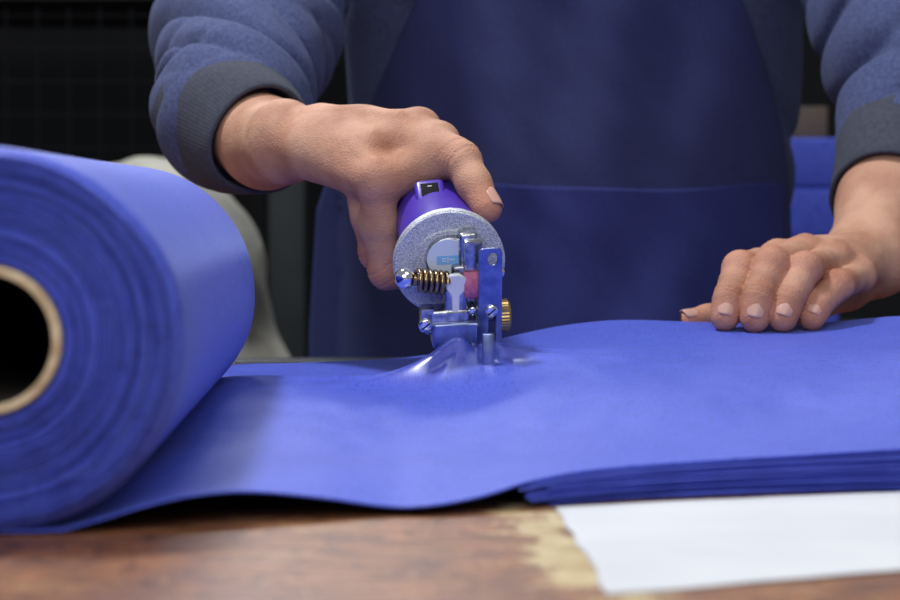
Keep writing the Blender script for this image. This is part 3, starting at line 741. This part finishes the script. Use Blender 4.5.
def cuff(a,b,ra,rb):
    bm=bmesh.new(); n=400; B=basis(b-a); rings=[]; Ln=(b-a).length
    prof=[(-.014,ra*1.03)]+[(Ln*i/10,ra+(rb-ra)*i/10+.0018*math.sin(math.pi*i/10)) for i in range(11)]+[(Ln+.0012,rb-.0012),(Ln,rb-.003),(Ln-.02,rb-.0034)]
    for s_,r in prof:
        rings.append([])
        for i in range(n):
            rr=r+.00008*math.cos(i*math.pi/2+.7)+.0012*math.sin(6.28*i/n*3+s_*60); an=2*math.pi*i/n
            rings[-1].append(bm.verts.new(a+B@Vector((rr*math.cos(an),rr*math.sin(an),s_))))
    for A,C_ in zip(rings,rings[1:]):
        for i in range(n): bm.faces.new((A[i],A[(i+1)%n],C_[(i+1)%n],C_[i]))
    from_bm('cuff',bm,M_cuff,parent=sweater,label='dark grey finely ribbed cuff',angle=80)
cuff(c0,c1+(c0-c1)*.10,.0440,.0350)
cuff(c3+(el2-c3)*.10,c2+(c3-c2)*.05,.0510,.0430)
# --- apron
def lin(tab,v):
    for (a,x),(b_,y) in zip(tab,tab[1:]):
        if v<=b_: return x+(y-x)*max(0,(v-a))/(b_-a)
    return tab[-1][1]
EL=[(-260,455),(-100,440),(0,415),(60,388),(110,362),(160,325),(210,308),(340,300),(700,300)]
ER=[(-260,690),(-100,715),(0,745),(60,768),(130,790),(200,800),(340,806),(700,806)]
def apron_pt(s_,v,off=0):
    yy=1.88; a=P(lin(EL,v),v,yy); b_=P(lin(ER,v),v,yy); q=a.lerp(b_,s_)
    ta=.187+.02*max(0,min(1,(q.z-.1)/.3)); k=max(0.,1-((q.x-TX)/ta)**2)
    y=2.015-.147*math.sqrt(k)
    y-=.0040*math.sin(q.x*50+q.z*10)*math.exp(-abs(q.z-.02)*3)+.0018*math.sin(q.x*80-q.z*14+1)
    y+=.0050*noise.noise(Vector((q.x*16,q.z*10,2.2)))+.0020*noise.noise(Vector((q.x*36+q.z*20,q.z*22,7.2)))
    return Vector((q.x,min(y,2.0)-off,q.z))
def apron_panel(name,s0,s1,v0,v1,off,m,parent,label,ns=110,nv=90,th=.0015):
    V=[];Fc=[]
    for i in range(ns+1):
        for j in range(nv+1):
            vv=v0+(v1-v0)*j/nv; ss=s0+(s1-s0)*i/ns
            o_=off
            if name!='apron':
                vv+=7*math.sin((ss-.34)/.645*math.pi)-2+.8*math.sin(ss*19)
                o_=off+.0022*math.sin(ss*11+.5)**2*math.exp(-(j/nv)*9)   # mouth of the pocket gapes softly
            V.append(apron_pt(ss,vv,o_))
    for i in range(ns):
        for j in range(nv): a=i*(nv+1)+j; Fc.append((a,a+1,a+nv+2,a+nv+1))
    o=obj(name,V,Fc,m,parent=parent,label=label); md=o.modifiers.new('t','SOLIDIFY'); md.thickness=th; md.offset=0; return o
apron=apron_panel('apron',0,1,-250,640,0,M_apron,person,'navy blue bib apron',nv=260)
pk=apron_panel('pocket',.34,.985,184,420,.0012,M_pocket,apron,'wide front pocket in brighter blue',nv=80,th=.0004)
# ================================================================== BACKGROUND THINGS
f=Field((-.60,2.35,-.85),(-.1,2.85,.22),.009)
f.ell((-.32,2.6,.035),(.135,.14,.128),.03); f.ell((-.29,2.6,-.16),(.150,.15,.20),.03); f.ell((-.32,2.6,-.55),(.17,.16,.28),.06)
folds(f,Vector((-.45,2.45,-.1)),Vector((-.15,2.45,-.1)),.25,.034,.075,(0,.2,.7),1.2,1.2)
folds(f,Vector((-.3,2.45,-.3)),Vector((-.3,2.45,.15)),.25,.026,.08,(.7,.2,0),2.2,1.2)
V,F_=f.mesh(); np_obj('canvas_sack',V,F_,M_cream,label='crumpled grey-beige canvas sack standing behind the table',cat='sack',smooth_it=3)
simple_box('support_post',(-.215,2.96,-.85),(-.172,3.0,1.6),M_post,bev=.003,label='dark grey-green painted upright post',cat='post')
rack=empty('storage_rack',Vector((-.7,3.3,-.85)),'dark metal storage rack with wire mesh panels','rack')
for z in(-.35,.02,.36,.80):
    simple_box('shelf',(-1.5,3.05,z),(-.26,3.55,z+.025),M_rack,bev=.002,parent=rack)
for x in(-1.5,-.30):
    for y in(3.03,3.53): simple_box('upright',(x,y,-.85),(x+.035,y+.035,1.4),M_rack,bev=.002,parent=rack)
bm=bmesh.new()
for i in range(31):
    x=-1.45+i*.038; tube_mesh(bm,[Vector((x,3.04,.05)),Vector((x,3.04,.35))],.0014,6)
for i in range(8):
    z=.06+i*.04; tube_mesh(bm,[Vector((-1.46,3.04,z)),Vector((-.30,3.04,z))],.0014,6)
from_bm('wire_mesh',bm,mat('wire',(.006,.0065,.008,1),rough=.8,spec=.2),parent=rack)
r2=empty('wooden_shelf',Vector((.5,2.9,-.85)),'dark shelf holding folded cloth and cartons','shelf')
simple_box('shelf_board',(.25,2.75,-.06),(.95,3.15,-.035),M_rack,bev=.002,parent=r2)
for x in(.25,.92): simple_box('shelf_side',(x,2.75,-.85),(x+.025,3.15,.6),M_rack,bev=.002,parent=r2)
for k in range(4):
    bm=bmesh.new(); z=-.0345+k*.055
    box_bm(bm,Vector((.36+.002*math.sin(k*2.1),2.86,z+.0274)),(.14,.2,.0546),bev=.004,seg=3)
    o=from_bm('folded_cloth',bm,M_fab,label='folded bright blue cloth in a pile on the shelf',cat='cloth',angle=80); o['group']='folded blue cloths on the shelf'
simple_box('carton',(.365,2.82,.1860),(.425,2.95,.222),mat('old_cardboard',srgb(104,92,80),rough=.9),bev=.002,label='small tan carton on the folded cloth',cat='box')
# ================================================================== LIGHTS / WORLD / CAMERA
def area(loc,tgt,sx_,sy_,e,col):
    l=bpy.data.lights.new('lamp','AREA'); l.shape='RECTANGLE'; l.size=sx_; l.size_y=sy_; l.energy=e; l.color=col
    o=bpy.data.objects.new('key_and_fill_lamp',l); COL.objects.link(o); o.location=loc
    o.rotation_euler=(Vector(tgt)-Vector(loc)).to_track_quat('-Z','Y').to_euler(); return o
area((-.62,1.55,1.9),(0,1.3,0),.20,.26,34,(.96,.97,1))
area((.7,.1,1.9),(.1,1.4,.05),1.2,1.0,10,(1,.98,.96))  # added soft fill from the upper front, no visible fixture
area((-.3,-.9,1.0),(-.08,1.1,.05),1.4,1.0,18,(.98,.98,1))  # unseen fill added behind the camera to brighten the roll end
area((-.2,3.4,1.7),(0,1.3,0),1.2,.35,30,(.90,.94,1))  # unseen back light added for sheen on the cloth
w=bpy.data.worlds.new('world'); S.world=w; w.use_nodes=True
bg=w.node_tree.nodes['Background']; bg.inputs[0].default_value=(.86,.90,1,1); bg.inputs[1].default_value=.25
cam=bpy.data.cameras.new('camera'); cam.lens=100; cam.sensor_width=36; cam.clip_start=.05
co=bpy.data.objects.new('camera',cam); COL.objects.link(co); co.location=(0,0,CZ); co.rotation_euler=(math.pi/2-TH,0,0)
cam.dof.use_dof=True; cam.dof.focus_distance=1.34; cam.dof.aperture_fstop=12
S.camera=co
S.view_settings.view_transform='Standard'
